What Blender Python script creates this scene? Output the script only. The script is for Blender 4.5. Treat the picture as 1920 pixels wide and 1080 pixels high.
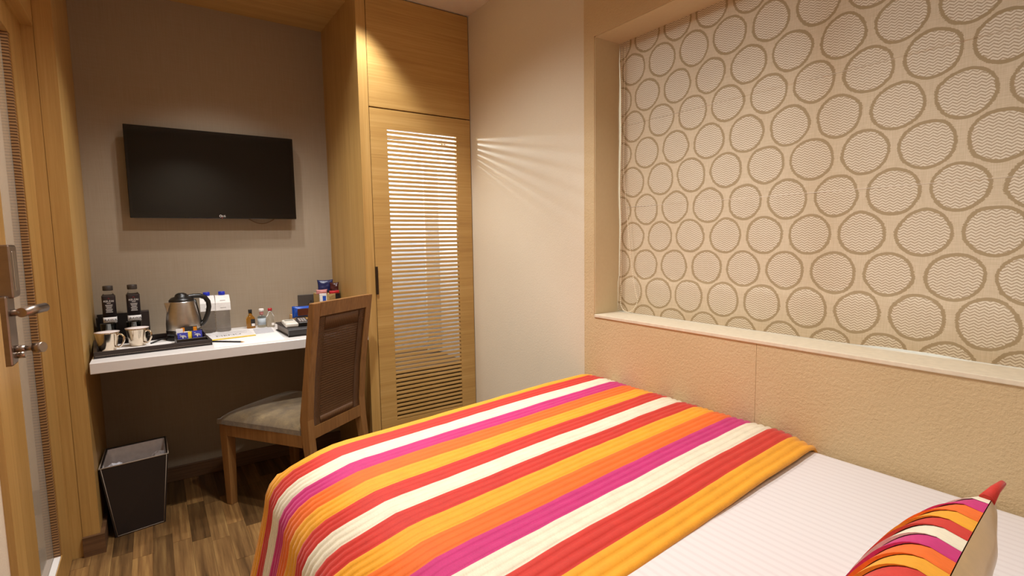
import bpy, bmesh, math, random
from mathutils import Vector, Matrix, noise
random.seed(7)
for o in list(bpy.data.objects): bpy.data.objects.remove(o)
S = bpy.context.scene
C = S.collection
PI = math.pi

# ------------------------------------------------------------------ camera
cd = bpy.data.cameras.new('camera'); cam = bpy.data.objects.new('camera', cd); C.objects.link(cam)
yaw, pit, rol = -.6054, -.0935, -.0152
f_ = Vector((-math.sin(yaw)*math.cos(pit), math.cos(yaw)*math.cos(pit), math.sin(pit)))
r_ = Vector((math.cos(yaw), math.sin(yaw), 0)); u_ = r_.cross(f_)
r2 = r_*math.cos(rol)+u_*math.sin(rol); u2 = -r_*math.sin(rol)+u_*math.cos(rol)
M = Matrix((r2, u2, -f_)).transposed().to_4x4(); M.translation = Vector((.2365, -3.0625, 1.1925))
cam.matrix_world = M
cd.sensor_fit = 'HORIZONTAL'; cd.sensor_width = 36; cd.lens = 36*971.55/1920; cd.clip_start = .02
S.camera = cam

# ------------------------------------------------------------------ world, lights, exposure
W = bpy.data.worlds.new('daylight'); S.world = W; W.use_nodes = True
W.node_tree.nodes['Background'].inputs[0].default_value = (.72, .84, 1, 1)
W.node_tree.nodes['Background'].inputs[1].default_value = 3.0
vs = S.view_settings; vs.view_transform = 'Standard'; vs.look = 'None'; vs.gamma = 1; vs.use_curve_mapping = False
vs.exposure = 0.42
WARM = (1, .985, .955)
def spot(name, loc, energy, deg, blend=.35, size=.035, col=WARM, tilt=(0, 0)):
    d = bpy.data.lights.new(name, 'SPOT'); d.energy = energy; d.spot_size = math.radians(deg); d.spot_blend = blend
    d.shadow_soft_size = size; d.color = col
    o = bpy.data.objects.new(name, d); C.objects.link(o); o.location = loc; o.rotation_euler = (tilt[0], tilt[1], 0)
    return o
spot('downlight_desk', (.53, -.53, 2.36), 30, 100, 1.0, .03)
spot('downlight_wardrobe', (1.08, -.73, 2.365), 30, 84, .55, .04)
spot('downlight_aisle', (.75, -1.26, 2.365), 66, 146, 1.0)
spot('downlight_bed', (.98, -2.15, 2.365), 57, 116, .8)
spot('fill_spot_head', (.6, -3.3, 2.365), 22, 130, .9)  # added fill spot behind the camera, no known fixture there
def point(name, loc, e, col, size):
    d = bpy.data.lights.new(name, 'POINT'); d.energy = e; d.color = col; d.shadow_soft_size = size
    o = bpy.data.objects.new(name, d); C.objects.link(o); o.location = loc
point('wardrobe_lamp', (1.19, -.255, 1.79), 20, (.70, .85, 1), .012)
point('bathroom_fill', (-.75, -1.0, 2.0), 20, (1, .95, .88), .06)  # added point light that brightens the bathroom behind the door pane

# ------------------------------------------------------------------ materials
def lin(h):
    h = h.lstrip('#'); v = [int(h[i:i+2], 16)/255 for i in (0, 2, 4)]
    return tuple(((c/12.92) if c <= .04045 else ((c+.055)/1.055)**2.4) for c in v)+(1,)
class NT:
    def __init__(s, name):
        s.m = bpy.data.materials.new(name); s.m.use_nodes = True; s.t = s.m.node_tree; s.n = s.t.nodes
        s.b = s.n['Principled BSDF']; s.out = s.n['Material Output']
    def add(s, t, **k):
        n = s.n.new(t)
        for a, v in k.items():
            if a.startswith('i_'):
                n.inputs[int(a[2:]) if a[2:].isdigit() else a[2:].replace('_', ' ')].default_value = v
            else: setattr(n, a, v)
        return n
    def ln(s, a, ao, b, bi): s.t.links.new(a.outputs[ao], b.inputs[bi])
    def math(s, op, a, b=None, c=None):
        n = s.n.new('ShaderNodeMath'); n.operation = op
        for i, v in enumerate((a, b, c)):
            if v is None: continue
            if isinstance(v, (int, float)): n.inputs[i].default_value = v
            else: s.t.links.new(v, n.inputs[i])
        return n.outputs[0]
    def coord(s, out='Object', scale=(1, 1, 1), rand=0):
        tc = s.n.new('ShaderNodeTexCoord'); mp = s.n.new('ShaderNodeMapping'); mp.inputs['Scale'].default_value = scale
        s.ln(tc, out, mp, 'Vector')
        if rand:
            oi = s.n.new('ShaderNodeObjectInfo'); vm = s.n.new('ShaderNodeVectorMath'); vm.operation = 'SCALE'
            cx = s.n.new('ShaderNodeCombineXYZ')
            for i in range(3): s.t.links.new(s.math('MULTIPLY', oi.outputs['Random'], rand*(i+1)*3.7), cx.inputs[i])
            s.ln(cx, 0, mp, 'Location')
        return mp.outputs[0]
    def noise(s, vec, scale=5, detail=3, rough=.5, dist=0):
        n = s.add('ShaderNodeTexNoise', i_Scale=scale, i_Detail=detail, i_Roughness=rough, i_Distortion=dist); s.t.links.new(vec, n.inputs['Vector']); return n.outputs[0]
    def ramp(s, fac, stops, interp='LINEAR'):
        n = s.n.new('ShaderNodeValToRGB'); e = n.color_ramp; e.interpolation = interp
        while len(e.elements) < len(stops): e.elements.new(.5)
        for i, (p, c) in enumerate(stops): e.elements[i].position = p; e.elements[i].color = c
        s.t.links.new(fac, n.inputs[0]); return n.outputs[0]
    def mix(s, fac, a, b, mode='MIX'):
        n = s.n.new('ShaderNodeMix'); n.data_type = 'RGBA'; n.blend_type = mode
        for i, v in ((0, fac), (6, a), (7, b)):
            if isinstance(v, (int, float)): n.inputs[i].default_value = v
            elif isinstance(v, tuple): n.inputs[i].default_value = v
            else: s.t.links.new(v, n.inputs[i])
        return n.outputs[2]
    def col(s, c):
        if isinstance(c, tuple): s.b.inputs['Base Color'].default_value = c
        else: s.t.links.new(c, s.b.inputs['Base Color'])
        return s
    def set(s, **k):
        for a, v in k.items(): s.b.inputs[a.replace('_', ' ')].default_value = v
        return s
    def bump(s, h, strength=.3, dist=.002):
        n = s.add('ShaderNodeBump', i_Strength=strength, i_Distance=dist); s.t.links.new(h, n.inputs['Height']); s.ln(n, 0, s.b, 'Normal'); return s
def plain(name, c, rough=.5, metal=0, bumpy=0, var=1, **k):
    t = NT(name); t.set(Roughness=rough, Metallic=metal, **k)
    v = t.coord(); n = t.noise(v, 60, 3)
    c = lin(c) if isinstance(c, str) else c
    t.col(t.ramp(n, [(.3, tuple(x*(1-.06*var) for x in c[:3])+(1,)), (.7, tuple(min(1, x*(1+.05*var)) for x in c[:3])+(1,))]))
    if bumpy: t.bump(t.noise(t.coord(), 900, 2), bumpy, .0006)
    return t.m
def wood(name, dark, mid, light, axis, rough=.42, fine=150, rand=0, big=1.0):
    t = NT(name); t.set(Roughness=rough)
    sc = [fine, fine, fine]; sc[axis] = 3.2
    v = t.coord('Object', tuple(sc), rand); n1 = t.noise(v, 1, 4, .65)
    sc2 = [22*big]*3; sc2[axis] = .9
    v2 = t.coord('Object', tuple(sc2), rand); n2 = t.noise(v2, 1, 3, .5, .6)
    f = t.math('ADD', t.math('MULTIPLY', n1, .55), t.math('MULTIPLY', n2, .45))
    c = t.ramp(f, [(.32, lin(dark)), (.5, lin(mid)), (.68, lin(light))])
    if rand:
        oi = t.n.new('ShaderNodeObjectInfo')
        g = t.ramp(oi.outputs['Random'], [(0, (.52, .50, .47, 1)), (.35, (.85, .84, .82, 1)), (.6, (1, 1, 1, 1)), (1, (1.28, 1.24, 1.16, 1))])
        c = t.mix(1.0, c, g, 'MULTIPLY')
    t.col(c); t.bump(n1, .12, .0006)
    return t.m
OAK = ('#ac844a', '#bc9556', '#c8a265')
M_oak_v = wood('oak_veneer_upright', *OAK, 2)
M_oak_h = wood('oak_veneer_level', *OAK, 0)
M_oak_y = wood('oak_veneer_deep', *OAK, 1)
M_door = wood('door_oak', '#a07840', '#b3894c', '#c1985b', 2)
M_chair = wood('chair_wood', '#6e4a25', '#8a6034', '#9c7142', 2, .4, 120)
M_plank = wood('floor_wood', '#4c351d', '#785834', '#9c7a4a', 1, .4, 70, rand=1, big=1.6)
M_skirt = wood('skirting_walnut', '#4a3322', '#6a4c33', '#7d5c40', 0, .45, 90)
M_cane = plain('woven_cane', '#654428', .5)
M_white = plain('white_laminate', '#e6e1de', .3, var=.15)
M_inner = plain('wardrobe_white', '#e3e4e8', .35, var=.15)
def plaster(name, c1, c2, scale=160, st=.35, dist=.0025):
    t = NT(name); t.set(Roughness=.85)
    v = t.coord(); n = t.noise(v, scale, 4, .6); nb = t.noise(t.coord(), 2.5, 2)
    t.col(t.ramp(t.math('ADD', t.math('MULTIPLY', n, .4), t.math('MULTIPLY', nb, .6)), [(.3, lin(c1)), (.7, lin(c2))]))
    t.bump(n, st, dist); return t.m
M_ceil = plaster('ceiling_paint', '#e0d3c2', '#e6dac9', 40, .05)
M_wallw = plaster('white_plaster', '#dccfb8', '#e3d7c1', 170, .3)
M_wallp = plaster('beige_wallpaper', '#ccb389', '#d7bf96', 150, .65, .004)
M_reveal = plaster('reveal_paint', '#c9b48e', '#d1bd98', 70, .12)
M_sill = plain('sill_stone', '#e4d8c0', .4)
def taupe():
    t = NT('taupe_wallpaper'); t.set(Roughness=.75)
    n1 = t.noise(t.coord('Object', (260, 20, 6)), 1, 3); n2 = t.noise(t.coord('Object', (6, 20, 260)), 1, 3)
    f = t.math('ADD', t.math('MULTIPLY', n1, .6), t.math('MULTIPLY', n2, .4))
    t.col(t.ramp(f, [(.35, lin('#9c8c77')), (.65, lin('#a39480'))])); t.bump(f, .15, .001); return t.m
M_taupe = taupe()
M_black = plain('black_plastic', '#17130f', .35)
M_gloss = plain('gloss_black_bezel', '#0f0c0a', .12)
M_screen = plain('screen_glass', '#0b0908', .06)
M_dark = plain('dark_rubber_and_gap_shade', '#151515', .6)
M_leather = plain('dark_leather', '#2b211d', .42, bumpy=.25)
M_binl = plain('bin_leather', '#231b19', .45, bumpy=.2)
M_leathb = plain('black_leather', '#241d1c', .45, bumpy=.25)
M_stitch = plain('pale_stitching', '#a8998a', .7)
M_steel = plain('brushed_steel', '#b9b0a6', .3, 1)
M_kettle = plain('kettle_steel', '#bdb6ae', .33, 1)
M_chrome = plain('chrome', '#dcd8d0', .07, 1)
M_silver = plain('silver_lustre', '#d8cbb8', .13, 1)
M_lock = plain('satin_nickel', '#a79a90', .34, 1)
M_paper = plain('white_paper', '#efebe8', .6)
M_paper2 = plain('printed_paper', '#e2dedd', .6)
M_yellow = plain('yellow_print', '#e6c61d', .5)
M_ink = plain('black_ink', '#1b1716', .6)
M_inkw = plain('white_ink', '#efe9e4', .6)
M_inkg = plain('grey_ink', '#9b918c', .6)
M_red = plain('red_plastic', '#b3202a', .35)
M_blue = plain('blue_plastic', '#2233b4', .3)
M_bluepk = plain('blue_wrapper', '#1f4fb0', .25)
M_navy = plain('navy_wrapper', '#1d2350', .3)
M_violet = plain('violet_sachet', '#2b2f96', .3)
M_orange = plain('orange_sachet', '#e08a1a', .4)
M_brownpk = plain('brown_wrapper', '#5a2c1a', .35)
M_maroon = plain('maroon_wrapper', '#3f1312', .3)
M_pink = plain('pink_wrapper', '#c98480', .4)
M_card = plain('cardboard', '#b79a63', .7)
M_tan = plain('pale_wood_tray', '#cfa563', .5)
M_socket = plain('socket_grey', '#4b4541', .4)
M_remote = plain('white_remote', '#ddd7cc', .4)
M_lcd = plain('grey_display', '#9a9c93', .2)
M_key = plain('pale_keys', '#b9b3b2', .5)
M_gold = plain('gold_sateen', '#c9a468', .36, 0, .1, Sheen_Weight=.4)
M_linen = plain('pillow_linen', '#e8dcd8', .7)
M_bead = plain('ivory_beads', '#eee2c8', .35)
M_bag = plain('bin_liner', '#ddd5d4', .2)
M_bagw = plain('crumpled_tissue', '#d6d6de', .7)
def glassy(name, tint, rough=.03, ior=1.45):
    t = NT(name); t.col(tint); t.set(Roughness=rough, IOR=ior, Transmission_Weight=1.0); return t.m
M_glass = glassy('clear_glass', (.97, 1, .99, 1)); M_pet = glassy('clear_bottle', (.96, .97, .98, 1), .05, 1.3); M_water = glassy('ribbed_water_bottle', (.97, .98, 1, 1), .04, 1.33)
M_whisky = glassy('amber_spirit', (.85, .45, .08, 1), .03, 1.36); M_green = glassy('pale_green_glass', (.88, .97, .95, 1), .03)
def pane_mat(name, milk, c):
    t = NT(name); n = t.n
    tr = n.new('ShaderNodeBsdfTransparent'); mx = n.new('ShaderNodeMixShader'); mx.inputs[0].default_value = milk
    t.set(Roughness=.08); t.col(c); t.ln(tr, 0, mx, 1); t.ln(t.b, 0, mx, 2); t.ln(mx, 0, t.out, 0); return t.m
M_pane = pane_mat('window_pane', .12, (.8, .9, 1, 1)); M_dpane = pane_mat('frosted_door_pane', .55, lin('#b9b3a8'))
def bead_mat():
    t = NT('ribbed_glazing_bead'); t.set(Roughness=.5)
    v = t.coord(); sx = t.n.new('ShaderNodeSeparateXYZ'); t.t.links.new(v, sx.inputs[0])
    z = t.math('ADD', sx.outputs[2], t.math('MULTIPLY', t.noise(v, 9, 2), .02))
    w = t.math('FRACT', t.math('MULTIPLY', z, 105))
    t.col(t.ramp(w, [(.45, lin('#a98052')), (.6, lin('#5b3a1e'))])); return t.m
M_ribbed = bead_mat()
def seat_fabric():
    t = NT('seat_velour'); t.set(Roughness=.9, Sheen_Weight=.5)
    n = t.noise(t.coord(), 22, 4, .6); n2 = t.noise(t.coord(), 260, 2)
    t.col(t.ramp(t.math('ADD', t.math('MULTIPLY', n, .7), t.math('MULTIPLY', n2, .3)), [(.35, lin('#5a4931')), (.55, lin('#74603f')), (.72, lin('#8a7652'))])); t.bump(n2, .3, .001); return t.m
M_seat = seat_fabric()
def cloth(name, c, rough=.72):
    t = NT(name); t.set(Roughness=rough, Sheen_Weight=.15)
    a = t.noise(t.coord('Object', (700, 90, 300)), 1, 2); b = t.noise(t.coord(), 26, 3)
    base = lin(c); f = t.math('ADD', t.math('MULTIPLY', a, .5), t.math('MULTIPLY', b, .5))
    t.col(t.ramp(f, [(.3, tuple(x*.86 for x in base[:3])+(1,)), (.7, tuple(min(1, x*1.08) for x in base[:3])+(1,))])); t.bump(a, .25, .0008); return t.m
K_yel, K_red, K_wht, K_mag, K_org = [cloth('silk_'+n, c) for n, c in (('yellow', '#f0a51e'), ('red', '#cf2f22'), ('cream', '#ece2c8'), ('magenta', '#c92574'), ('orange', '#ee6c14'))]
def sheet_mat():
    t = NT('striped_satin_sheet'); t.set(Roughness=.55, Sheen_Weight=.2)
    v = t.coord(); sx = t.n.new('ShaderNodeSeparateXYZ'); t.t.links.new(v, sx.inputs[0])
    w = t.math('SINE', t.math('MULTIPLY', sx.outputs[0], 2*PI/.020))
    t.col(t.ramp(t.math('MULTIPLY_ADD', w, .5, .5), [(.5, lin('#e7e1e1')), (.9, lin('#e1dada'))])); t.bump(t.noise(v, 700, 2), .1, .0005); return t.m
M_sheet = sheet_mat()
def blind_mat():
    t = NT('circle_jacquard'); t.set(Roughness=.7)
    tc = t.n.new('ShaderNodeTexCoord'); sx = t.n.new('ShaderNodeSeparateXYZ'); t.ln(tc, 'Object', sx, 0)
    obv = tc.outputs['Object']
    wob = t.math('MULTIPLY', t.math('SUBTRACT', t.noise(obv, 9, 2), .5), .022)
    frz = t.math('MULTIPLY', t.math('SUBTRACT', t.noise(t.coord('Object', (1, 60, 420)), 1, 2), .5), .010)
    wob2 = t.math('MULTIPLY', t.math('SUBTRACT', t.noise(t.coord('Object', (7, 7, 7)), 1.3, 2), .5), .014)
    Y = t.math('ADD', t.math('ADD', sx.outputs[1], wob), frz); Z = t.math('ADD', sx.outputs[2], wob2)
    PY, PZ = .1372, .2174
    def dist(oy, oz):
        a = t.math('MULTIPLY', t.math('SUBTRACT', t.math('FRACT', t.math('DIVIDE', t.math('SUBTRACT', Y, oy-PY/2), PY)), .5), PY)
        b = t.math('MULTIPLY', t.math('SUBTRACT', t.math('FRACT', t.math('DIVIDE', t.math('SUBTRACT', Z, oz-PZ/2), PZ)), .5), PZ)
        return t.math('SQRT', t.math('ADD', t.math('MULTIPLY', a, a), t.math('MULTIPLY', b, b)))
    D = t.math('MINIMUM', dist(-1.612, 1.412), dist(-1.681, 1.302))
    inside = t.math('LESS_THAN', D, .0525)
    ring = t.math('MULTIPLY', t.math('GREATER_THAN', D, .0525), t.math('LESS_THAN', D, .0605))
    # herringbone weave inside the circles
    tri = t.math('PINGPONG', t.math('MULTIPLY', sx.outputs[1], 1), .0085)
    hb = t.math('FRACT', t.math('DIVIDE', t.math('ADD', sx.outputs[2], t.math('MULTIPLY', tri, .6)), .0072))
    hmask = t.math('GREATER_THAN', hb, .62)
    lines = t.noise(t.coord('Object', (1, 420, 26)), 1, 2); lin2 = t.noise(t.coord('Object', (1, 26, 420)), 1, 2)
    g = t.math('ADD', t.math('MULTIPLY', lines, .5), t.math('MULTIPLY', lin2, .5))
    ground = t.ramp(g, [(.35, lin('#c4ae8c')), (.65, lin('#d3be9e'))])
    circ = t.mix(hmask, lin('#dfd0b6'), lin('#98805f'))
    cc = t.mix(.30, circ, t.ramp(g, [(.35, lin('#bda583')), (.65, lin('#d9c6a8'))]))
    c = t.mix(inside, ground, cc)
    c = t.mix(t.math('MULTIPLY', ring, .9), c, lin('#9d855f'))
    t.t.links.new(t.math('MULTIPLY_ADD', inside, -.34, .82), t.b.inputs['Roughness']); t.set(Specular_IOR_Level=.8)
    t.col(c); t.bump(t.math('ADD', t.math('MULTIPLY', hb, t.math('MULTIPLY', inside, 1)), t.math('MULTIPLY', g, .4)), .25, .0015)
    tl = t.n.new('ShaderNodeBsdfTranslucent'); t.t.links.new(c, tl.inputs[0])
    mx = t.n.new('ShaderNodeMixShader'); mx.inputs[0].default_value = .12
    t.ln(t.b, 0, mx, 1); t.ln(tl, 0, mx, 2); t.ln(mx, 0, t.out, 0)
    return t.m
M_blind = blind_mat()

_n = M_water.node_tree; _v = _n.nodes.new('ShaderNodeTexVoronoi'); _v.inputs['Scale'].default_value = 85; _b = _n.nodes.new('ShaderNodeBump'); _b.inputs['Strength'].default_value = .9; _b.inputs['Distance'].default_value = .004
_n.links.new(_v.outputs[0], _b.inputs['Height']); _n.links.new(_b.outputs[0], _n.nodes['Principled BSDF'].inputs['Normal'])
# ------------------------------------------------------------------ mesh helpers
def BM(): return bmesh.new()
def box(bm, x0, x1, y0, y1, z0, z1, bev=0, seg=2, mi=0):
    g = bmesh.ops.create_cube(bm, size=1); vv = g['verts']
    for v in vv: v.co = Vector(((x0+x1)/2+v.co.x*(x1-x0), (y0+y1)/2+v.co.y*(y1-y0), (z0+z1)/2+v.co.z*(z1-z0)))
    fs = list({f for v in vv for f in v.link_faces})
    for f in fs: f.material_index = mi
    if bev:
        es = list({e for v in vv for e in v.link_edges})
        r = bmesh.ops.bevel(bm, geom=es, offset=bev, segments=seg, affect='EDGES', profile=.5)
        for f in r['faces']: f.material_index = mi
    return bm
def bx(*a, **k): return box(BM(), *a, **k)
def lathe(bm, prof, c=(0, 0, 0), n=24, mi=0, sq=0):
    rings = []
    for r, z in prof:
        rg = []
        for i in range(n):
            a = 2*PI*(i+.5)/n; ca, sa = math.cos(a), math.sin(a); rr = r
            if sq: p = sq; rr = r/((abs(ca)**p+abs(sa)**p)**(1/p))
            rg.append(bm.verts.new((c[0]+rr*ca, c[1]+rr*sa, c[2]+z)))
        rings.append(rg)
    for a, b in zip(rings, rings[1:]):
        for i in range(n):
            f = bm.faces.new((a[i], a[(i+1) % n], b[(i+1) % n], b[i])); f.smooth = True; f.material_index = mi
    for rg, rev in ((rings[0], True), (rings[-1], False)):
        f = bm.faces.new(list(reversed(rg)) if rev else rg); f.material_index = mi
    return bm
def tube(bm, pts, rad, n=8, mi=0):
    pts = [Vector(p) for p in pts]; rs = rad if isinstance(rad, (list, tuple)) else [rad]*len(pts)
    prev = None; rings = []
    for i, p in enumerate(pts):
        t = (pts[min(i+1, len(pts)-1)]-pts[max(i-1, 0)]).normalized()
        if prev is None:
            up = Vector((0, 0, 1)) if abs(t.z) < .9 else Vector((1, 0, 0)); a = t.cross(up).normalized()
        else: a = (prev-t*prev.dot(t)).normalized()
        prev = a; b = t.cross(a)
        rings.append([bm.verts.new(p+(a*math.cos(2*PI*k/n)+b*math.sin(2*PI*k/n))*rs[i]) for k in range(n)])
    for A, B in zip(rings, rings[1:]):
        for k in range(n):
            f = bm.faces.new((A[k], A[(k+1) % n], B[(k+1) % n], B[k])); f.smooth = True; f.material_index = mi
    bm.faces.new(list(reversed(rings[0]))).material_index = mi; bm.faces.new(rings[-1]).material_index = mi
    return bm
def loft(bm, secs, mi=0, smooth=False):
    """closed rings of equal length, capped"""
    rings = [[bm.verts.new(p) for p in s] for s in secs]; n = len(rings[0])
    for A, B in zip(rings, rings[1:]):
        for k in range(n):
            f = bm.faces.new((A[k], A[(k+1) % n], B[(k+1) % n], B[k])); f.smooth = smooth; f.material_index = mi
    bm.faces.new(list(reversed(rings[0]))); bm.faces.new(rings[-1])
    return bm
def xf(bm, mat):
    bmesh.ops.transform(bm, matrix=mat, verts=bm.verts); return bm
def obj(name, bm, m, parent=None, smooth=False, org=None):
    me = bpy.data.meshes.new(name)
    if org is not None: bmesh.ops.translate(bm, vec=-Vector(org), verts=bm.verts)
    bmesh.ops.recalc_face_normals(bm, faces=bm.faces)
    bm.to_mesh(me); bm.free()
    for mm in (m if isinstance(m, (list, tuple)) else [m]): me.materials.append(mm)
    if smooth:
        for p in me.polygons: p.use_smooth = True
    o = bpy.data.objects.new(name, me); C.objects.link(o)
    if parent: o.parent = parent
    return o
def text_bm(s, size, mat=None, depth=.0002, align='CENTER', shear=0):
    c = bpy.data.curves.new('t', 'FONT'); c.body = s; c.size = size; c.align_x = align; c.extrude = depth; c.shear = shear; c.resolution_u = 2
    o = bpy.data.objects.new('t', c); C.objects.link(o); dg = bpy.context.evaluated_depsgraph_get(); dg.update()
    me = bpy.data.meshes.new_from_object(o.evaluated_get(dg)); bm = BM(); bm.from_mesh(me)
    bpy.data.objects.remove(o); bpy.data.curves.remove(c); bpy.data.meshes.remove(me)
    if mat is not None: xf(bm, mat)
    return bm
FACE_Y = Matrix.Rotation(PI/2, 4, 'X')         # text that reads from -Y
def at(x, y, z, rz=0): return Matrix.Translation((x, y, z)) @ Matrix.Rotation(rz, 4, 'Z')
def tag(o, label, cat, group=None):
    o['label'] = label; o['category'] = cat
    if group: o['group'] = group
    return o
def thing(name, label, cat, loc, rz=0, group=None):
    o = bpy.data.objects.new(name, None); C.objects.link(o); o.location = loc; o.rotation_euler = (0, 0, rz); o.empty_display_size = .05
    return tag(o, label, cat, group)
def struct(name, bm, m, label=None, parent=None):
    o = obj(name, bm, m, parent)
    if parent is None: o['kind'] = 'structure'
    if label: o['label'] = label
    return o
def bevmod(o, w=.002, seg=2):
    m = o.modifiers.new('bevel', 'BEVEL'); m.width = w; m.segments = seg; m.limit_method = 'ANGLE'; m.angle_limit = math.radians(40)
    return o

# ------------------------------------------------------------------ the room
H = 2.376; XW = 1.0895; YC = -.5786; XR = 1.6987; YA = -.5565; YB = -3.75
fl = struct('floor', bx(-.30, 2.0, YB-.1, .1, -.06, -.004), M_plank, 'brown wood strip floor')
meshes = []
for L in (.30, .36, .42):
    bm = bx(-.0322, .0322, -L/2+.0006, L/2-.0006, -.004, 0); me_o = obj('plank', bm, M_plank); meshes.append((L, me_o.data)); bpy.data.objects.remove(me_o)
x = -.063; k = 0
while x < XR+.03:
    y = -random.uniform(0, .3)
    y0 = 0.0
    first = True
    while y0 > -2.05:
        L, me = random.choice(meshes)
        yc = y0-L/2 if not first else y0-L/2+random.uniform(0, .2)
        first = False
        if yc+L/2 > 0.09: yc = .09-L/2
        o = bpy.data.objects.new('plank', me); C.objects.link(o); o.parent = fl; o.location = (x, yc, random.uniform(-.0003, 0)); y0 = yc-L/2
    x += .065
struct('ceiling', bx(-.3, 2.0, YB-.1, .1, H, H+.08), M_ceil, 'cream painted ceiling')
struct('wall_back', bx(-.3, 2.0, 0, .1, 0, H), M_taupe, 'taupe wallpapered wall behind the desk')
struct('wall_behind_bed', bx(-.3, 2.0, YB-.1, YB, 0, H), M_wallw)
struct('wall_right', bx(XR, 2.0, -1.4785, 0, 0, H), M_wallw, 'plain off-white plaster wall beside the wardrobe')
WY0, WY1, WZ0, WZ1, RD = -1.5365, -3.15, .8853, 1.97, .1366
ww = BM(); XB = 2.0
box(ww, XR-.002, XB, -2.2265, -1.4785, 0, WZ0-.012); box(ww, XR-.002, XB, YB, -2.2275, 0, WZ0-.012)
box(ww, XR, XB, -2.2276, -2.2264, 0, WZ0-.012)
box(ww, XR-.002, XB, WY0, -1.4785, WZ0-.012, H); box(ww, XR-.002, XB, YB, WY0, WZ1, H); box(ww, XR-.002, XB, YB, WY1, WZ0-.012, WZ1)
struct('wall_window', ww, M_wallp, 'textured beige wallpapered wall around the window')
rv = BM(); box(rv, XR+.001, XB-.02, WY0-.004, WY0+.001, WZ0, WZ1+.001); box(rv, XR+.001, XB-.02, WY1, WY0, WZ1-.004, WZ1+.001)
struct('trim_1', rv, M_reveal, 'painted window reveal')
win = struct('window_1', bx(1.90, 1.93, WY1, WY0-.004, WZ0, WZ0+.05), M_white, 'window hidden behind the blind')
fr = BM()
for a, b, c, d in ((WY0-.054, WY0-.004, WZ0+.05, WZ1-.004), (WY1, WY1+.05, WZ0+.05, WZ1-.004), (WY1+.05, WY0-.054, WZ1-.054, WZ1-.004), (-2.36, -2.31, WZ0+.05, WZ1-.054)):
    box(fr, 1.90, 1.93, a, b, c, d)
struct('window_frame', fr, M_white, parent=win)
struct('window_pane', bx(1.912, 1.918, WY1+.05, WY0-.054, WZ0+.05, WZ1-.054), M_pane, parent=win)
struct('window_sill', bx(XR-.006, 1.90, WY1, WY0-.004, WZ0-.012, WZ0, bev=.002), M_sill, 'pale stone window sill', parent=win)
# left wall, alcove end panel and lintel panelling
XJ, XD = -.0535, -.0881; DZ = 1.9605; DY = -1.515
lw = BM(); box(lw, -.30, XJ, YB, -1.60, 0, H)
struct('wall_left', lw, M_wallw, 'white plaster wall left of the door')
tb2 = BM(); box(tb2, -.13, 0, YA+.004, 0, 0, H-.0005); box(tb2, -.13, XJ-.0007, YA, YA+.004, 0, H-.0005); box(tb2, XJ+.0007, 0, YA, YA+.004, 0, H-.0005)
struct('trim_2', tb2, M_oak_v, 'oak end panel of the desk alcove')
struct('trim_3', bx(-.13, XJ, -1.60, YA-.0005, DZ, H), M_oak_y, 'oak panelling above the door')
struct('ceiling_alcove', bx(0, XW, -.44, 0, 2.357, H-.0005), M_oak_h, 'oak soffit over the desk alcove')
bb = BM(); box(bb, .001, XW, -.014, -.0005, 0, .0732, .002, 1); struct('baseboard_back', bb, M_skirt, 'dark walnut skirting under the desk')
bb = BM(); box(bb, XJ, .0145, YA-.014, YA-.0006, 0, .0775); box(bb, .0005, .0145, YA-.0006, -.014, 0, .0775)
struct('baseboard_left', bb, M_skirt, 'walnut skirting round the oak end panel')
bb = BM(); box(bb, XR-.014, XR-.0005, -1.4785, YC-.02, 0, .0732); struct('baseboard_right', bb, M_skirt)
# door leaf
d1 = struct('door_1', bx(XD-.04, XD, -.756, YA-.0006, .004, DZ), M_door, 'oak door with a long glass panel')
obj('lock_stile', bx(XD-.04, XD, DY, -1.113, .004, DZ), M_door, d1)
obj('top_rail', bx(XD-.04, XD, -1.1125, -.7565, 1.865, DZ), M_door, d1)
obj('bottom_rail', bx(XD-.04, XD, -1.1125, -.7565, .004, .122), M_door, d1)
obj('glass_pane', bx(XD-.026, XD-.020, -1.1125, -.7565, .122, 1.865), M_dpane, d1)['label'] = 'frosted glass pane'
obj('glazing_bead', bx(XD-.0195, XD-.003, -.775, -.7565, .122, 1.865), M_ribbed, d1)['label'] = 'dark ribbed bead beside the glass'
sb = BM(); box(sb, XD-.0195, XD-.002, -1.1125, -.775, .122, .128)
obj('glass_ledge', sb, M_white, d1)
obj('architrave', bx(-.13, XJ+.012, -1.60, DY-.002, 0, DZ), M_oak_v, d1)
def ypoly(pts, x0, x1, bev=.004):
    b = BM(); loft(b, [[(x, y, z) for y, z in pts] for x in (x0, x1)])
    bmesh.ops.bevel(b, geom=list(b.edges), offset=bev, segments=2, affect='EDGES', profile=.5); return b
lock = obj('lock_plate', ypoly([(-1.365, .905), (-1.310, .905), (-1.285, .925), (-1.285, 1.075), (-1.365, 1.075)], XD, -.055), M_lock, d1)
obj('lock_housing', ypoly([(-1.342, 1.068), (-1.272, 1.068), (-1.264, 1.078), (-1.264, 1.190), (-1.272, 1.198), (-1.342, 1.198)], XD, -.045), M_lock, lock)
obj('housing_cover', bx(-.0455, -.0435, -1.325, -1.288, 1.085, 1.182, bev=.0008, seg=1), M_steel, lock)
lv = BM(); tube(lv, [(-.056, -1.342, 1.033), (-.028, -1.342, 1.033)], .0085, 14)
tube(lv, [(-.034, -1.352, 1.033), (-.001, -1.275, 1.036)], .0118, 16); obj('lever_handle', lv, M_lock, lock)['label'] = 'straight round lever handle'
tt = BM(); tube(tt, [(-.056, -1.335, .943), (-.034, -1.340, .943)], .0085, 14); tube(tt, [(-.036, -1.340, .943), (-.014, -1.352, .944)], .0062, 12); tube(tt, [(-.016, -1.350, .944), (.001, -1.360, .945)], .0125, 16)
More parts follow.
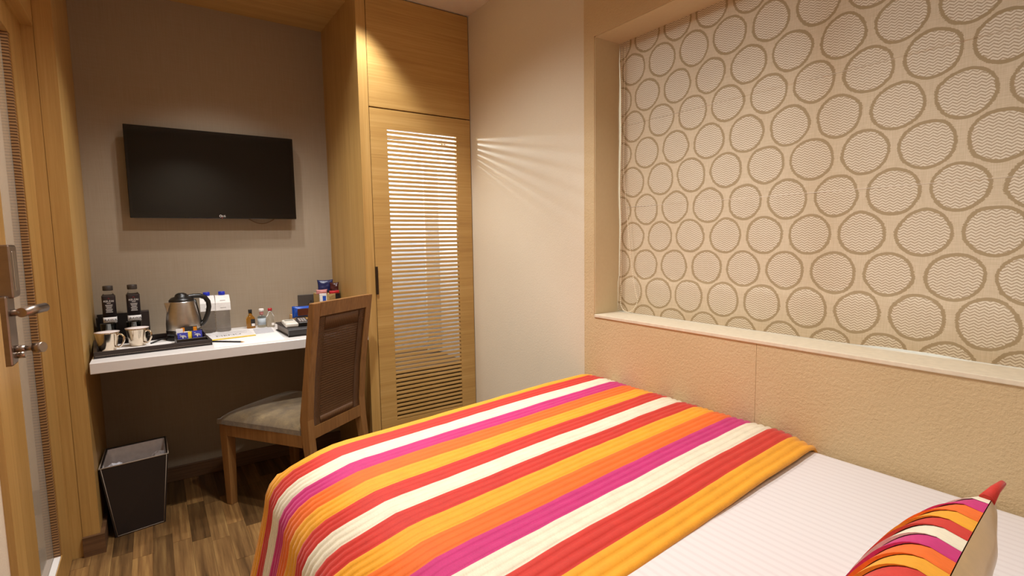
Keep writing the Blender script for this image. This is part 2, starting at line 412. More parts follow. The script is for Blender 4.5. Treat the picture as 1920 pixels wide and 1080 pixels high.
obj('thumb_turn', tt, M_lock, lock)
obj('lock_cylinder', tube(BM(), [(-.056, -1.315, .925), (-.040, -1.315, .925)], .009, 14), M_steel, lock)
# the bathroom behind the glass
struct('wall_bathroom', bx(-1.5, -1.42, -2.4, .1, 0, H), M_ceil)
struct('wall_bathroom_end', bx(-1.42, -.1305, -.02, -.0005, 0, H), M_ceil)
struct('baseboard_bathroom_end', bx(-1.40, -.1305, -.032, -.0205, 0, .11), plain('grey_skirting_tile', '#77736e', .5))
struct('baseboard_bathroom', bx(-1.42, -1.405, -2.4, 0, 0, .1), plain('grey_tile', '#6f6b66', .5))
struct('floor_bathroom', bx(-1.42, -.1305, -2.4, 0, -.0035, .0005), plain('bath_floor', '#a89f90', .4))
struct('ceiling_bathroom', bx(-1.42, -.30, -2.4, 0, H, H+.05), M_ceil)
struct('wall_bathroom_near', bx(-1.42, -.30, -2.5, -2.4, 0, H), M_wallw)

# ------------------------------------------------------------------ wardrobe
wd = thing('wardrobe', 'built-in oak wardrobe with a louvred door right of the desk', 'wardrobe', (1.39, -.29, 0)); wo = wd.location
obj('side_panel', bx(XW, 1.1352, YC, -.0005, 0, H-.001), M_oak_v, wd, org=wo)
obj('end_panel', bx(1.682, XR-.0015, YC+.022, -.001, 0, H-.001), M_inner, wd, org=wo)
obj('back_board', bx(1.1352, 1.682, -.012, -.001, .05, H-.002), M_inner, wd, org=wo)['label'] = 'white lit back board'
obj('white_divider', bx(1.592, 1.681, -.20, -.18, .51, 1.66), M_inner, wd, org=wo)['label'] = 'white panel inside right half'
obj('plinth', bx(1.1352, 1.682, YC+.02, YC+.04, 0, .07), M_oak_h, wd, org=wo)
obj('inner_shelf', bx(1.1352, 1.682, YC+.0205, -.012, 1.815, 1.852), M_inner, wd, org=wo)
obj('drawer_unit', bx(1.1362, 1.681, -.50, -.013, .07, .50), plain('drawer_brown', '#6d512f', .6), wd, org=wo)
rod = obj('hanging_rod', tube(BM(), [(1.1352, -.30, 1.757), (1.682, -.30, 1.757)], .010, 12), M_chrome, wd, org=wo)
rb = tube(BM(), [(1.66, -.30, 1.757), (1.675, -.30, 1.757)], .016, 12); obj('rod_bracket', rb, M_chrome, rod, org=wo)
obj('leak_blocker', bx(1.1352, 1.160, YC+.0205, YC+.034, .07, 1.8145), M_dark, wd, org=wo); obj('leak_blocker', bx(1.665, 1.6818, YC+.0222, YC+.036, .07, 1.8145), M_dark, wd, org=wo); obj('gap_shade_strip', bx(1.1352, 1.682, YC+.0185, YC+.0203, 1.83, 1.845), M_dark, wd, org=wo)  # added dark strips: block leaking lamp light and colour the door gaps as shade
ud = obj('upper_door', bx(1.1385, XR-.0045, YC, YC+.02, 1.8405, H-.006, bev=.001, seg=1), M_oak_h, wd, org=wo)
LX0, LX1, LZ0, LZ1 = 1.2239, 1.6085, .272, 1.7407
ld = BM()
box(ld, 1.1385, LX0, YC, YC+.02, .075, 1.8345); box(ld, LX1, XR-.0045, YC, YC+.02, .075, 1.8345)
box(ld, LX0, LX1, YC, YC+.02, LZ1, 1.8345); box(ld, LX0, LX1, YC, YC+.02, .075, LZ0)
ldo = obj('louvred_door', ld, M_oak_h, wd, org=wo)
hd = obj('door_pull', bx(1.1360, 1.1465, YC-.012, YC+.001, .932, 1.069, bev=.001, seg=1), plain('bronze_pull', '#3d332a', .35, .8), ldo, org=wo); hd['label'] = 'dark metal edge pull'
NS = 68; pit_ = (LZ1-LZ0)/NS
bm = bx(LX0-.002, LX1+.002, -.009, .007, -.006, .006, bev=.0012, seg=1); sm = obj('slat', bm, M_oak_h); smd = sm.data; bpy.data.objects.remove(sm)
for i in range(NS):
    o = bpy.data.objects.new('slat', smd); C.objects.link(o); o.parent = ldo; o.location = (-wo.x, YC+.011-wo.y, LZ0+pit_*(i+.42)-wo.z)

# ------------------------------------------------------------------ desk
tag(obj('desk', bx(.0155, XW-.0005, -.5773, -.0005, .708, .75, bev=.0015, seg=1), M_white), 'white floating desk shelf spanning the alcove under the television', 'desk')

# ------------------------------------------------------------------ television
tv = thing('television', 'black flat television mounted on the taupe wall above the desk', 'television', (.529, -.0, 1.532)); to = tv.location
cs = BM(); box(cs, .1649, .8933, -.070, -.038, 1.3193, 1.7446, .002, 1); obj('casing', cs, M_gloss, tv, org=to)
bk = BM(); box(bk, .26, .80, -.038, -.012, 1.36, 1.66); obj('wall_bracket', bk, M_black, tv, org=to)
obj('screen', bx(.177, .881, -.0712, -.0695, 1.345, 1.734), M_screen, tv, org=to)
lgr = tube(BM(), [(.5335+.0048*math.cos(a), -.0712, 1.3315+.0048*math.sin(a)) for a in [2*PI*k/16 for k in range(17)]], .0011, 5); obj('logo_ring', lgr, M_inkw, tv, org=to)
lg = text_bm('LG', .013, at(.5475, -.0712, 1.3268) @ FACE_Y); 
obj('logo', lg, M_inkw, tv, org=to)['label'] = 'small white brand lettering'
obj('standby_light', bx(.538, .542, -.0712, -.0695, 1.3205, 1.3235), M_red, tv, org=to)
obj('cable', tube(BM(), [(.66+.14*t, -.012, 1.326-.03*math.sin(PI*t)) for t in [i/10 for i in range(11)]], .0022, 6), plain('brown_cable', '#7b5a40', .6), tv, org=to)

# ------------------------------------------------------------------ bed
bed = thing('bed', 'single bed with a white striped sheet along the window wall', 'bed', (1.075, -2.5, 0)); bo = bed.location
obj('bed_base', bx(.50, 1.68, -3.62, -1.56, .06, .36, bev=.01), plain('bed_base_cloth', '#4a3a2c', .8), bed, org=bo)
for sx_, sy_ in ((.56, -1.62), (1.62, -1.62), (.56, -3.55), (1.62, -3.55)):
    obj('bed_leg', lathe(BM(), [(.022, 0), (.028, .06)], (sx_, sy_, 0), 12), M_black, bed, org=bo)
def bedtop(x):                         # height of the mattress across the bed
    return .635
mp_ = [(.505, .345), (1.690, .345), (1.690, .58)]+[(1.655+.035*math.cos(a), .577+.035*math.sin(a)) for a in [PI/2*k/5 for k in range(1, 6)]]+[(.625-.12*math.sin(a), .492+.12*math.cos(a)) for a in [PI/2*k/8 for k in range(9)]]
mt = loft(BM(), [[(px, y, pz) for px, pz in mp_] for y in (-3.64, -1.60)]); obj('mattress', mt, M_sheet, bed, org=bo)['label'] = 'mattress under a white satin-stripe sheet'
# the striped throw: a grid over top and hanging side, closed shell with ribs
def throw():
    prof = [(1.690, .600), (1.684, .622), (1.668, .638), (1.63, .645)]
    for i in range(1, 25): prof.append((1.63-(1.63-.66)*i/24, .645-.020*(i/24)**1.5))
    for a in range(1, 9):
        t = a/8*PI/2; prof.append((.66-.208*math.sin(t), .625-.15*(1-math.cos(t))))
    for i in range(1, 15): prof.append((.452-.084*(i/14)**1.1, .475-.337*i/14))
    rows = []; NSt, per = 15, 18; LEN = .92
    for j in range(NSt*per+1):
        s = j/(NSt*per); row = []
        u = (j % 6)/6
        rib = .0050*(abs(math.sin(PI*u))**.55)
        for i, (px, pz) in enumerate(prof):
            q = i/len(prof)
            nx = prof[min(i+1, len(prof)-1)]; pv = prof[max(i-1, 0)]
            tx, tz = nx[0]-pv[0], nx[1]-pv[1]; l = math.hypot(tx, tz); nxx, nzz = tz/l, -tx/l
            wav = .6*noise.noise(Vector((px*4+3, s*7, pz*4)))
            nn = rib+.004*wav+.0012*noise.noise(Vector((px*40, s*60, pz*40)))
            yy = -1.497-LEN*s+.003*noise.noise(Vector((px*4, s*9, 3)))+.0012*noise.noise(Vector((px*45, s*15, 9)))-.085*min(.98, (1.69-px)/1.15)+.060*min(1, max(0, .56-px)/.12)
            drop = max(0, .56-px); yy += -.03*drop*0 
            ex, ez = px+nxx*nn, pz+nzz*nn
            if px < .56: 
                ex -= .012*noise.noise(Vector((s*9, pz*2, 5)))*min(1, (.56-px)/.12)
            if s < .05: ez -= .035*((.05-s)/.05)**2*(1 if px > .5 else .3)
            if s > .985 and px > .6: ez += .002*math.sin((s-.985)/.015*PI)
            if s > .88 and px > .62: ez -= .021*((s-.88)/.12)**1.6
            row.append(Vector((ex, yy, ez)))
        rows.append(row)
    return rows
rows = throw(); bm = BM(); n = len(rows[0]); th = .011
top = [[bm.verts.new(p) for p in r] for r in rows]
seq = [K_yel, K_red, K_wht, K_mag, K_org, K_yel, K_red, K_wht, K_red, K_yel, K_org, K_mag, K_wht, K_red, K_yel]
idx = {m: i for i, m in enumerate((K_yel, K_red, K_wht, K_mag, K_org))}
for j in range(len(rows)-1):
    for i in range(n-1):
        f = bm.faces.new((top[j][i], top[j+1][i], top[j+1][i+1], top[j][i+1])); f.smooth = True; f.material_index = idx[seq[min(14, j//18)]]
thr = obj('bed_throw', bm, [K_yel, K_red, K_wht, K_mag, K_org])
sol = thr.modifiers.new('thick', 'SOLIDIFY'); sol.thickness = .010; sol.offset = -1
tag(thr, 'quilted throw striped red, orange, yellow, magenta and cream over the bed foot', 'bed throw')
# make sure the top side faces outward for the solidify
me = thr.data
if sum(p.normal.z for p in me.polygons) < 0: me.flip_normals()

# ------------------------------------------------------------------ cushion and pillow
def pillow_bm(w, h, t, nu=36, nv=24, front=None, pleat=0, ear=.0):
    """closed pillow, width w (X), height h (Z), thickness t (Y); returns front and back sheets"""
    def pt(u, v, side):
        a, b = abs(u), abs(v)
        k = (1-a**2.6)*(1-b**2.6); th = t/2*max(0, k)**.5
        # pulled-in edges, pointed corners
        inx = 1-.10*(1-b**3)*0-.07*(1-abs(v)**2)*a**3; inz = 1-.10*(1-abs(u)**2)*b**3
        return Vector((u*w/2*inx, side*th, v*h/2*inz))
    return pt
def make_cushion():
    loc = Vector((1.005, -2.775, .613))
    root = thing('cushion', 'gold sateen cushion with pleated striped front leaning on the bed', 'cushion', loc)
    root.rotation_euler = (math.radians(30), 0, math.radians(5.5))
    w, h, t = .46, .22, .112; pt = pillow_bm(w, h, t)
    cols = [K_mag, K_org, K_yel, K_red, K_wht]; N = 14
    # the front: overlapping pleats, each a ribbed strip of its own
    bmk = BM(); nu, nv = 40, 24
    g = [[bmk.verts.new(pt(-1+2*i/nu, -1+2*j/nv, -1)+Vector((0, .006*noise.noise(Vector((i*.22, j*.12, 3)))*(1-(2*i/nu-1)**4)*(1-(2*j/nv-1)**4), h/2))) for j in range(nv+1)] for i in range(nu+1)]
    for i in range(nu):
        for j in range(nv): bmk.faces.new((g[i][j], g[i+1][j], g[i+1][j+1], g[i][j+1])).smooth = True
    obj('back_cover', bmk, M_gold, root)['label'] = 'plain gold sateen back'
    cyc = [K_wht, K_mag, K_org, K_yel, K_red]
    for s in range(N):
        u1 = 1-2*s/N; u0 = 1-2*(s+1)/N-.02
        b = BM(); m_, k_ = 5, 26
        rws = []
        for a in range(m_+1):
            u = u1+(u0-u1)*a/m_
            r = []
            for j in range(k_+1):
                v = -1+2*j/k_
                un = max(-1, min(1, u+.012*noise.noise(Vector((s*3.1, v*4, 2)))*(1 if a in (0, m_) else .5)))
                p = pt(un, v, 1)+Vector((0, 0, h/2))
                lift = .0012+.0065*(a/m_)*(1-v*v)**.5 if abs(v) < 1 else .0012
                p.y += lift; r.append(p)
            rws.append(r)
        vs_ = [[b.verts.new(p) for p in r] for r in rws]
        lo = [b.verts.new(p-Vector((0, .005, 0))*(1-(2*j/k_-1)**2)) for j, p in enumerate(rws[-1])]
        for A, B in zip(vs_+[0], vs_[1:]+[0]):
            if A == 0 or B == 0: continue
            for j in range(k_): b.faces.new((A[j], A[j+1], B[j+1], B[j])).smooth = True
        for j in range(k_): b.faces.new((vs_[-1][j], vs_[-1][j+1], lo[j+1], lo[j]))
        obj('pleat', b, cyc[s % 5], root)
    # pointed ear at the far top corner
    e = BM(); tube(e, [(w/2*.90, .004, h*.97), (w/2*1.02, .004, h*1.02), (w/2*1.10, .002, h*1.06)], [.010, .0065, .0042], 8); obj('corner_ear', e, K_red, root)
    return root
make_cushion()
pb = BM(); pt = pillow_bm(.60, .40, .15); nu, nv = 32, 22
for side in (1, -1):
    g = [[pb.verts.new(Vector((p.x, p.z, p.y+.075))) for p in [pt(-1+2*i/nu, -1+2*j/nv, side) for j in range(nv+1)]] for i in range(nu+1)]
    for i in range(nu):
        for j in range(nv): pb.faces.new((g[i][j], g[i+1][j], g[i+1][j+1], g[i][j+1])).smooth = True
bmesh.ops.remove_doubles(pb, verts=pb.verts, dist=.0005)
pil = obj('bed_pillow', pb, M_linen); pil.location = (1.30, -3.18, .629)
tag(pil, 'plain white bed pillow lying behind the striped cushion', 'pillow')

# ------------------------------------------------------------------ chair
th = .5946; ch = thing('desk_chair', 'brown wooden chair with taupe velour seat and woven cane back', 'chair', (.435, -.4256, 0), th)
# local frame: x right, y forward (to the front legs), origin at the outer front-left corner
Wb, Wf, D, ZR, ZT = .385, .435, .516, .382, .947
def leg(cx, cy, s0, s1, z0, z1, dy=0):
    b = BM(); loft(b, [[(cx+i*s0, cy+dy+j*s0, z0) for i, j in ((-1, -1), (1, -1), (1, 1), (-1, 1))], [(cx+i*s1, cy+j*s1, z1) for i, j in ((-1, -1), (1, -1), (1, 1), (-1, 1))]]); return b
for cx in (.023, Wf-.023): bevmod(obj('leg', leg(cx, -.023, .016, .023, 0, ZR-.001), M_chair, ch), .0025)
off = (Wf-Wb)/2*0
def post(x0):
    prof = [(0, -.045), (.20, -.015), (.36, 0), (.45, .004), (.62, -.012), (.80, -.040), (ZT, -.0645)]
    secs = []
    for z, yo in prof:
        hw = .0165 if z < .2 else .0195
        yb = -D+yo; d = .028 if z < .2 else (.042 if .3 < z < .5 else .030)
        secs.append([(x0-hw, yb, z), (x0+hw, yb, z), (x0+hw, yb+d, z), (x0-hw, yb+d, z)])
    return loft(BM(), secs)
XL, XRr = .0205, Wb-.0205
for x0 in (XL, XRr): bevmod(obj('rear_leg', post(x0), M_chair, ch), .003)
def yback(z):
    P = [(0, -.045), (.20, -.015), (.36, 0), (.45, .004), (.62, -.012), (.80, -.040), (ZT, -.0645)]
    for (a, ya), (b, yb) in zip(P, P[1:]):
        if a <= z <= b: return -D+ya+(yb-ya)*(z-a)/(b-a)
    return -D
def side_rail(xa, xb):
    b = BM(); loft(b, [[(xa-.011, -.044, ZR-.052), (xa+.011, -.044, ZR-.052), (xa+.011, -.044, ZR), (xa-.011, -.044, ZR)], [(xb-.011, -D+.04, ZR-.052), (xb+.011, -D+.04, ZR-.052), (xb+.011, -D+.04, ZR), (xb-.011, -D+.04, ZR)]]); return b
obj('side_rail', side_rail(.013, .013), M_chair, ch); obj('side_rail', side_rail(Wf-.013, Wb-.013), M_chair, ch)
obj('front_rail', bx(.045, Wf-.045, -.030, -.008, ZR-.052, ZR), M_chair, ch)
obj('rear_rail', bx(XL+.0195, XRr-.0195, -D+.004, -D+.028, ZR-.02, ZR+.032), M_chair, ch)
def hbar(z0, z1, d=.028):
    a, b_ = yback(z0), yback(z1); b = BM()
    x0, x1 = XL+.0195, XRr-.0195
    return loft(b, [[(x, a, z0), (x, a+d, z0), (x, b_+d, z1), (x, b_, z1)] for x in (x0, x1)])
obj('top_rail', hbar(ZT-.058, ZT), M_chair, ch)
# cane panel: woven strands with an open middle and wrapped borders
cp = BM(); x0, x1, z0, z1 = XL+.0195, XRr-.0195, ZR+.032, ZT-.058
def strand(xa, xb, za, zb, dy, wy=.0011):
    ya, yb = yback((za))+.012+dy, yback((zb))+.012+dy
    loft(cp, [[(xa, ya-wy, za), (xb, ya-wy, za), (xb, ya+wy, za), (xa, ya+wy, za)], [(xa, yb-wy, zb), (xb, yb-wy, zb), (xb, yb+wy, zb), (xa, yb+wy, zb)]])
z = z0; k = 0
while z < z1-.003:
    strand(x0, x1, z, z+.0038, .0016*(1 if k % 2 else -1)); z += .0056; k += 1
x = x0; k = 0
while x < x1-.002:
    zz = z0
    segs = 6
    for s in range(segs): strand(x, x+.0030, z0+(z1-z0)*s/segs, z0+(z1-z0)*(s+1)/segs, .0004)
    x += .0060; k += 1
cane = obj('cane_panel', cp, M_cane, ch); cane['label'] = 'dark woven cane back panel'; cane['kind'] = 'stuff'
bd = BM()
def rodb(a, b, r=.0022): tube(bd, [a, b], r, 5)
x = x0+.045
while x < x1-.045:
    for (za, zb) in ((z1-.062, z1-.001), (z0+.001, z0+.032)): rodb((x, yback(za)+.0075, za), (x, yback(zb)+.0075, zb))
    x += .0046
z = z0+.004
while z < z1-.004:
    for (xa, xb) in ((x0, x0+.040), (x1-.040, x1)): rodb((xa, yback(z)+.0075, z), (xb, yback(z)+.0075, z))
    z += .0046
bdo = obj('cane_border', bd, M_cane, ch); bdo['kind'] = 'stuff'
# upholstered seat with a domed top
st = BM(); nu, nv = 20, 20; g = []
for i in range(nu+1):
    row = []
    for j in range(nv+1):
        u, v = -1+2*i/nu, -1+2*j/nv; ty = (v+1)/2
        wid = (Wb-.006+(Wf-Wb+.014)*ty) if True else 0
        lx = Wb/2+(Wf-Wb)/2*ty; yy = -D+.046+(D-.040)*ty
        rim = (1-abs(u)**5)*(1-abs(v)**5)
        xx = lx+u*wid/2
        row.append((xx, yy, ZR+.022+.034*max(0, rim)**.5+.012*(1-u*u)*(1-v*v)))
    g.append(row)
tv_ = [[st.verts.new(p) for p in r] for r in g]; bv_ = [[st.verts.new((p[0], p[1], ZR+.0005)) for p in r] for r in g]
for i in range(nu):
    for j in range(nv):
        st.faces.new((tv_[i][j], tv_[i+1][j], tv_[i+1][j+1], tv_[i][j+1])).smooth = True
        st.faces.new((bv_[i][j], bv_[i][j+1], bv_[i+1][j+1], bv_[i+1][j]))
for i in range(nu):
    st.faces.new((tv_[i][0], bv_[i][0], bv_[i+1][0], tv_[i+1][0])); st.faces.new((tv_[i][nv], tv_[i+1][nv], bv_[i+1][nv], bv_[i][nv]))
for j in range(nv):
    st.faces.new((tv_[0][j], tv_[0][j+1], bv_[0][j+1], bv_[0][j])); st.faces.new((tv_[nu][j], bv_[nu][j], bv_[nu][j+1], tv_[nu][j+1]))
obj('seat', st, M_seat, ch)['label'] = 'taupe velour upholstered seat'

# ------------------------------------------------------------------ waste bin
bn = thing('waste_bin', 'dark leather waste bin with pale stitching under the desk left', 'waste bin', (.128, -.325, 0)); no = bn.location
ZBIN = .298
BB = [(.040, -.470), (.210, -.443), (.205, -.235), (.050, -.250)]; BT = [(.005, -.466), (.238, -.439), (.235, -.190), (.012, -.212)]
def bring(z, ins=0):
    t = z/ZBIN; P = [Vector((a[0]+(b[0]-a[0])*t, a[1]+(b[1]-a[1])*t, z)) for a, b in zip(BB, BT)]
    c = sum(P, Vector())/4
    return [tuple(p+Vector((math.copysign(ins, c.x-p.x), math.copysign(ins, c.y-p.y), 0))) for p in P]
sh = BM(); secs = [bring(0), bring(ZBIN), bring(ZBIN, .006), bring(.012, .006)]; loft(sh, secs)
obj('shell', sh, M_binl, bn, org=no)
ss = BM()
bot, topr = bring(0), bring(ZBIN)
def lerp(a, b, t): return tuple(p+(q-p)*t for p, q in zip(a, b))
for k_, (dx) in ((0, .006), (1, -.006)):
    tube(ss, [(bot[k_][0]+dx, bot[k_][1]-.0012, .004), (topr[k_][0]+dx, topr[k_][1]-.0012, ZBIN-.002)], .0012, 6)
tube(ss, [(bot[0][0]+.006, bot[0][1]-.0012, .005), (bot[1][0]-.006, bot[1][1]-.0012, .005)], .0012, 6)
tube(ss, [topr[0], topr[1]], .0025, 6); tube(ss, [topr[1], topr[2]], .0022, 6); tube(ss, [topr[3], topr[0]], .0022, 6)
obj('stitching', ss, M_stitch, bn, org=no)
bg = BM(); nu, nv = 48, 16; gg = []
for i in range(nu):
    row = []; side, q = divmod(i*4/nu, 1); side = int(side)
    for j in range(nv+1):
        t = j/nv; z = ZBIN-.004-.11*t; R = [Vector(p) for p in bring(z, .0075)]; c = sum(R, Vector())/4
        p = R[side].lerp(R[(side+1) % 4], q)
        k = .03*t+.16*t*abs(noise.noise(Vector((i*.33, t*2.2, 1))))+.05*t*abs(noise.noise(Vector((i*.9, t*5, 6))))
        p = p.lerp(Vector((c.x, c.y, p.z)), min(.6, k)); row.append(bg.verts.new(p))
    gg.append(row)
for i in range(nu):
    for j in range(nv): bg.faces.new((gg[i][j], gg[(i+1) % nu][j], gg[(i+1) % nu][j+1], gg[i][j+1])).smooth = True
fl_ = bg.verts.new((.128, -.33, ZBIN-.105))
for i in range(nu): bg.faces.new((gg[i][nv], gg[(i+1) % nu][nv], fl_)).smooth = True
obj('bin_liner', bg, M_bag, bn, org=no)['label'] = 'grey plastic liner bag'
for (cx, cy, sx, nm) in ((.052, -.415, .036, 0), (.202, -.372, .030, 3)):
    cr = BM(); bmesh.ops.create_icosphere(cr, subdivisions=3, radius=1)
    for v in cr.verts:
        d = 1+.35*noise.noise(v.co*2.2+Vector((nm, 0, 0))); v.co = Vector((v.co.x*sx*d, v.co.y*.028*d, v.co.z*.03*d))+Vector((cx, cy, ZBIN-.034))
    o = obj('tissue', cr, M_bagw, None, org=(cx, cy, ZBIN-.034)); o.location = (cx, cy, ZBIN-.034)
    tag(o, 'crumpled white tissue in the waste bin, '+('left one' if nm == 0 else 'right one'), 'tissue')

# ------------------------------------------------------------------ roman blind
bl = thing('roman_blind', 'beige roman blind woven with circles in the window recess', 'blind', (1.84, -2.33, .89)); lo_ = bl.location
BX = XR+RD; BY0, BY1 = WY0-.0055, WY1+.01
pb = BM(); nz, ny = 120, 90; gg = []
for i in range(nz+1):
    t_ = i/nz; row = []
    for j in range(ny+1):
        y = BY0+(BY1-BY0)*j/ny
        zb = .8868+.0045*math.exp(-((y+2.56)/.10)**4)+.006*math.exp(-((y-BY0)/.06)**2); z = 1.9685-(1.9685-zb)*t_
        e = 0
        for fz in (1.035,): e += .003*math.exp(-((z-fz)/.012)**2)
        low = max(0, min(1, (1.05-z)/.04)); e -= .006*low
        e += .003*noise.noise(Vector((y*4, z*3, 0)))+.0015*noise.noise(Vector((y*14, z*5, 4)))
        edge = math.exp(-((y-BY0)/.08)**2); e += .006*edge*noise.noise(Vector((1, z*6, 2)))
        yy = y+.004*edge*noise.noise(Vector((3, z*3, 8)))-(.006*edge*max(0, math.sin((1.95-z)*4)))
        row.append(pb.verts.new((BX+e, yy, z)))
    gg.append(row)
for i in range(nz):
    for j in range(ny): pb.faces.new((gg[i][j], gg[i+1][j], gg[i+1][j+1], gg[i][j+1])).smooth = True
fab = obj('fabric', pb, M_blind, bl); fab.location = (-lo_.x, -lo_.y, -lo_.z)
fab['label'] = 'jacquard cloth woven with ringed circles'
hm = BM()
for fz in (1.64, 1.315): tube(hm, [(BX-.0002, BY0-.004, fz), (BX-.0002, BY1+.004, fz)], .0008, 6)
sr = obj('stitched_rib', hm, plain('rib_light_leak', '#f2e8d8', .5, var=.2), bl, org=lo_)  # ribs coloured pale to paint in light leaking through the stitch holes
obj('head_rail', bx(BX+.006, BX+.04, BY1, BY0, 1.935, 1.965), M_white, bl, org=lo_)
obj('hem_bar', bx(BX+.004, BX+.009, BY1+.01, BY0-.01, .903, .915), M_white, bl, org=lo_)
# bead chain loop
bc = BM(); pts = []
xx = BX-.022
for i in range(61): t = i/60; pts.append(Vector((xx+.012*(1-t), -1.560-.012*t, 1.945-1.00*t)))
for i in range(1, 20): a = PI*i/20; pts.append(Vector((xx-.012*math.sin(a), -1.572-.045*(1-math.cos(a)), .945-.052*math.sin(a))))
for i in range(61): t = i/60; pts.append(Vector((xx+.012*t, -1.662+.085*min(1, t*1.9)**.7, .945+1.00*t)))
tube(bc, pts, .0007, 5)
acc = 0; last = pts[0]
for a, b in zip(pts, pts[1:]):
    L = (b-a).length; d = 0
    while acc+L-d >= .0085:
        st_ = .0085-acc; d += st_; acc = 0; p = a+(b-a)*(d/L)
        g = bmesh.ops.create_icosphere(bc, subdivisions=1, radius=.0024, matrix=Matrix.Translation(p))
    acc += L-d
obj('bead_chain', bc, M_bead, bl, org=lo_)['label'] = 'ivory bead pull chain'

# ------------------------------------------------------------------ things on the desk
DZt = .75
tr = thing('serving_tray', 'dark leather serving tray with stitched rim at the desk left end', 'tray', (.21, -.30, DZt), math.radians(4)); 
tb = BM(); X0, X1, Y0, Y1 = -.200, .208, -.175, .165
obj('tray_base', bx(X0, X1, Y0, Y1, 0, .006), M_leathb, tr)
for a in ((X0, X1, Y0, Y0+.012), (X0, X1, Y1-.012, Y1), (X0, X0+.012, Y0+.012, Y1-.012), (X1-.012, X1, Y0+.012, Y1-.012)):
    obj('tray_rim', bx(*a, .006, .026, bev=.002), M_leather, tr)
sb = BM(); x = X0+.006
while x < X1-.006: box(sb, x, x+.004, Y0-.0007, Y0, .0085, .0095); x += .006
s_ = obj('stitching', sb, M_stitch, tr); s_['kind'] = 'stuff'
TZ = DZt+.006
mat_ = obj('paper_mat', bx(-.175, .10, -.150, .10, 0, .0008), M_paper); mat_.location = (.21, -.30, TZ+.0002); mat_.rotation_euler = (0, 0, math.radians(4))
tag(mat_, 'white printed paper mat lying in the leather tray', 'paper mat')
tx = text_bm('RAWA', .042, at(.025, -.125, .0010), .0001); obj('printed_name', tx, M_ink, mat_)
# mugs
def mug(loc, lab, rz):
    m = thing('mug', lab, 'mug', loc, rz, 'silver mugs on the tray')
    prof = [(.025, 0), (.029, .003), (.031, .012), (.036, .04), (.0415, .0725), (.0435, .0775), (.0415, .0777), (.034, .04), (.028, .010), (.004, .008)]
    obj('cup', lathe(BM(), prof, n=32), M_silver, m)
    obj('paper_cover', lathe(BM(), [(.043, .0778), (.0440, .0786), (.020, .0794), (.001, .0796)], n=32), M_linen, m)['label'] = 'flat white paper lid'
    P = [(.036, 0, .060), (.046, 0, .068), (.058, 0, .066), (.066, 0, .054), (.064, 0, .038), (.055, 0, .022), (.042, 0, .012), (.034, 0, .016)]
    pts = []
    for a, b in zip(P, P[1:]):
        for t in (0, .5): pts.append(lerp(a, b, t))
    pts.append(P[-1]); obj('handle', tube(BM(), pts, .0038, 8), M_silver, m)
    return m
mug((.061, -.352, TZ+.001), 'silver mug with white lid at the front left of the tray', math.radians(-28))
mug((.162, -.300, TZ+.001), 'silver mug with white lid in front of the second black bottle', math.radians(-40))
# kettle
kt = thing('electric_kettle', 'brushed steel electric kettle with black handle on the tray', 'kettle', (.335, -.235, TZ), math.radians(8))
obj('power_base', lathe(BM(), [(.070, 0), (.072, .004), (.070, .014), (.058, .020), (.058, .022)], n=36), M_dark, kt)
obj('body_foot', lathe(BM(), [(.066, .0225), (.0685, .028), (.0685, .045), (.067, .046)], n=40), M_black, kt)
obj('body', lathe(BM(), [(.0665, .046), (.0675, .050), (.0675, .075), (.0645, .105), (.0575, .145), (.0515, .172), (.050, .176)], n=48), M_kettle, kt)['label'] = 'brushed steel jug'
obj('lid', lathe(BM(), [(.0505, .176), (.051, .181), (.047, .186), (.040, .193), (.027, .197), (.025, .204), (.020, .210), (.011, .214), (.003, .2145)], n=36), M_black, kt)
hp = [(.020, 0, .193), (.05, 0, .196), (.075, 0, .195), (.096, 0, .185), (.108, 0, .165), (.110, 0, .140), (.104, 0, .110), (.092, 0, .080), (.078, 0, .062), (.068, 0, .060)]
pp = []
for a, b in zip(hp, hp[1:]):
    for t in (0, .33, .66): pp.append(lerp(a, b, t))
pp.append(hp[-1]); hb = BM(); tube(hb, pp, [.0105]*len(pp), 12)
tube(hb, [(.050, 0, .178), (.056, 0, .150), (.063, 0, .110), (.069, 0, .066)], .008, 10)
for v in hb.verts: v.co.y *= 1.15
obj('handle', hb, M_black, kt)
sp = BM(); loft(sp, [[(-.044, -.022, .172), (-.044, .022, .172), (-.058, .010, .120), (-.058, -.010, .120)], [(-.068, -.004, .173), (-.068, .004, .173), (-.062, .004, .135), (-.062, -.004, .135)]]); obj('spout', sp, M_kettle, kt)
cb = obj('power_cord', tube(BM(), [(-.066, -.01, .010), (-.09, -.015, .012), (-.12, -.03, .006), (-.135, -.045, .004)], .0035, 8), M_black, kt)
# leather bottle caddy against the wall
cy = thing('leather_caddy', 'black leather divided caddy standing behind the two black bottles', 'caddy', (.107, -.045, DZt)); 
cy_b = BM(); box(cy_b, -.098, .100, .020, .026, 0, .125); obj('back_panel', cy_b, M_leathb, cy)
for xx in (-.098, -.03, .040): obj('divider', bx(xx, xx+.006, -.034, .020, 0, .115), M_leathb, cy)
obj('side_panel', bx(.058, .100, -.036, .018, 0, .132, bev=.002), M_leather, cy)
obj('front_panel', bx(-.092, .052, -.036, -.030, 0, .05), M_leathb, cy)
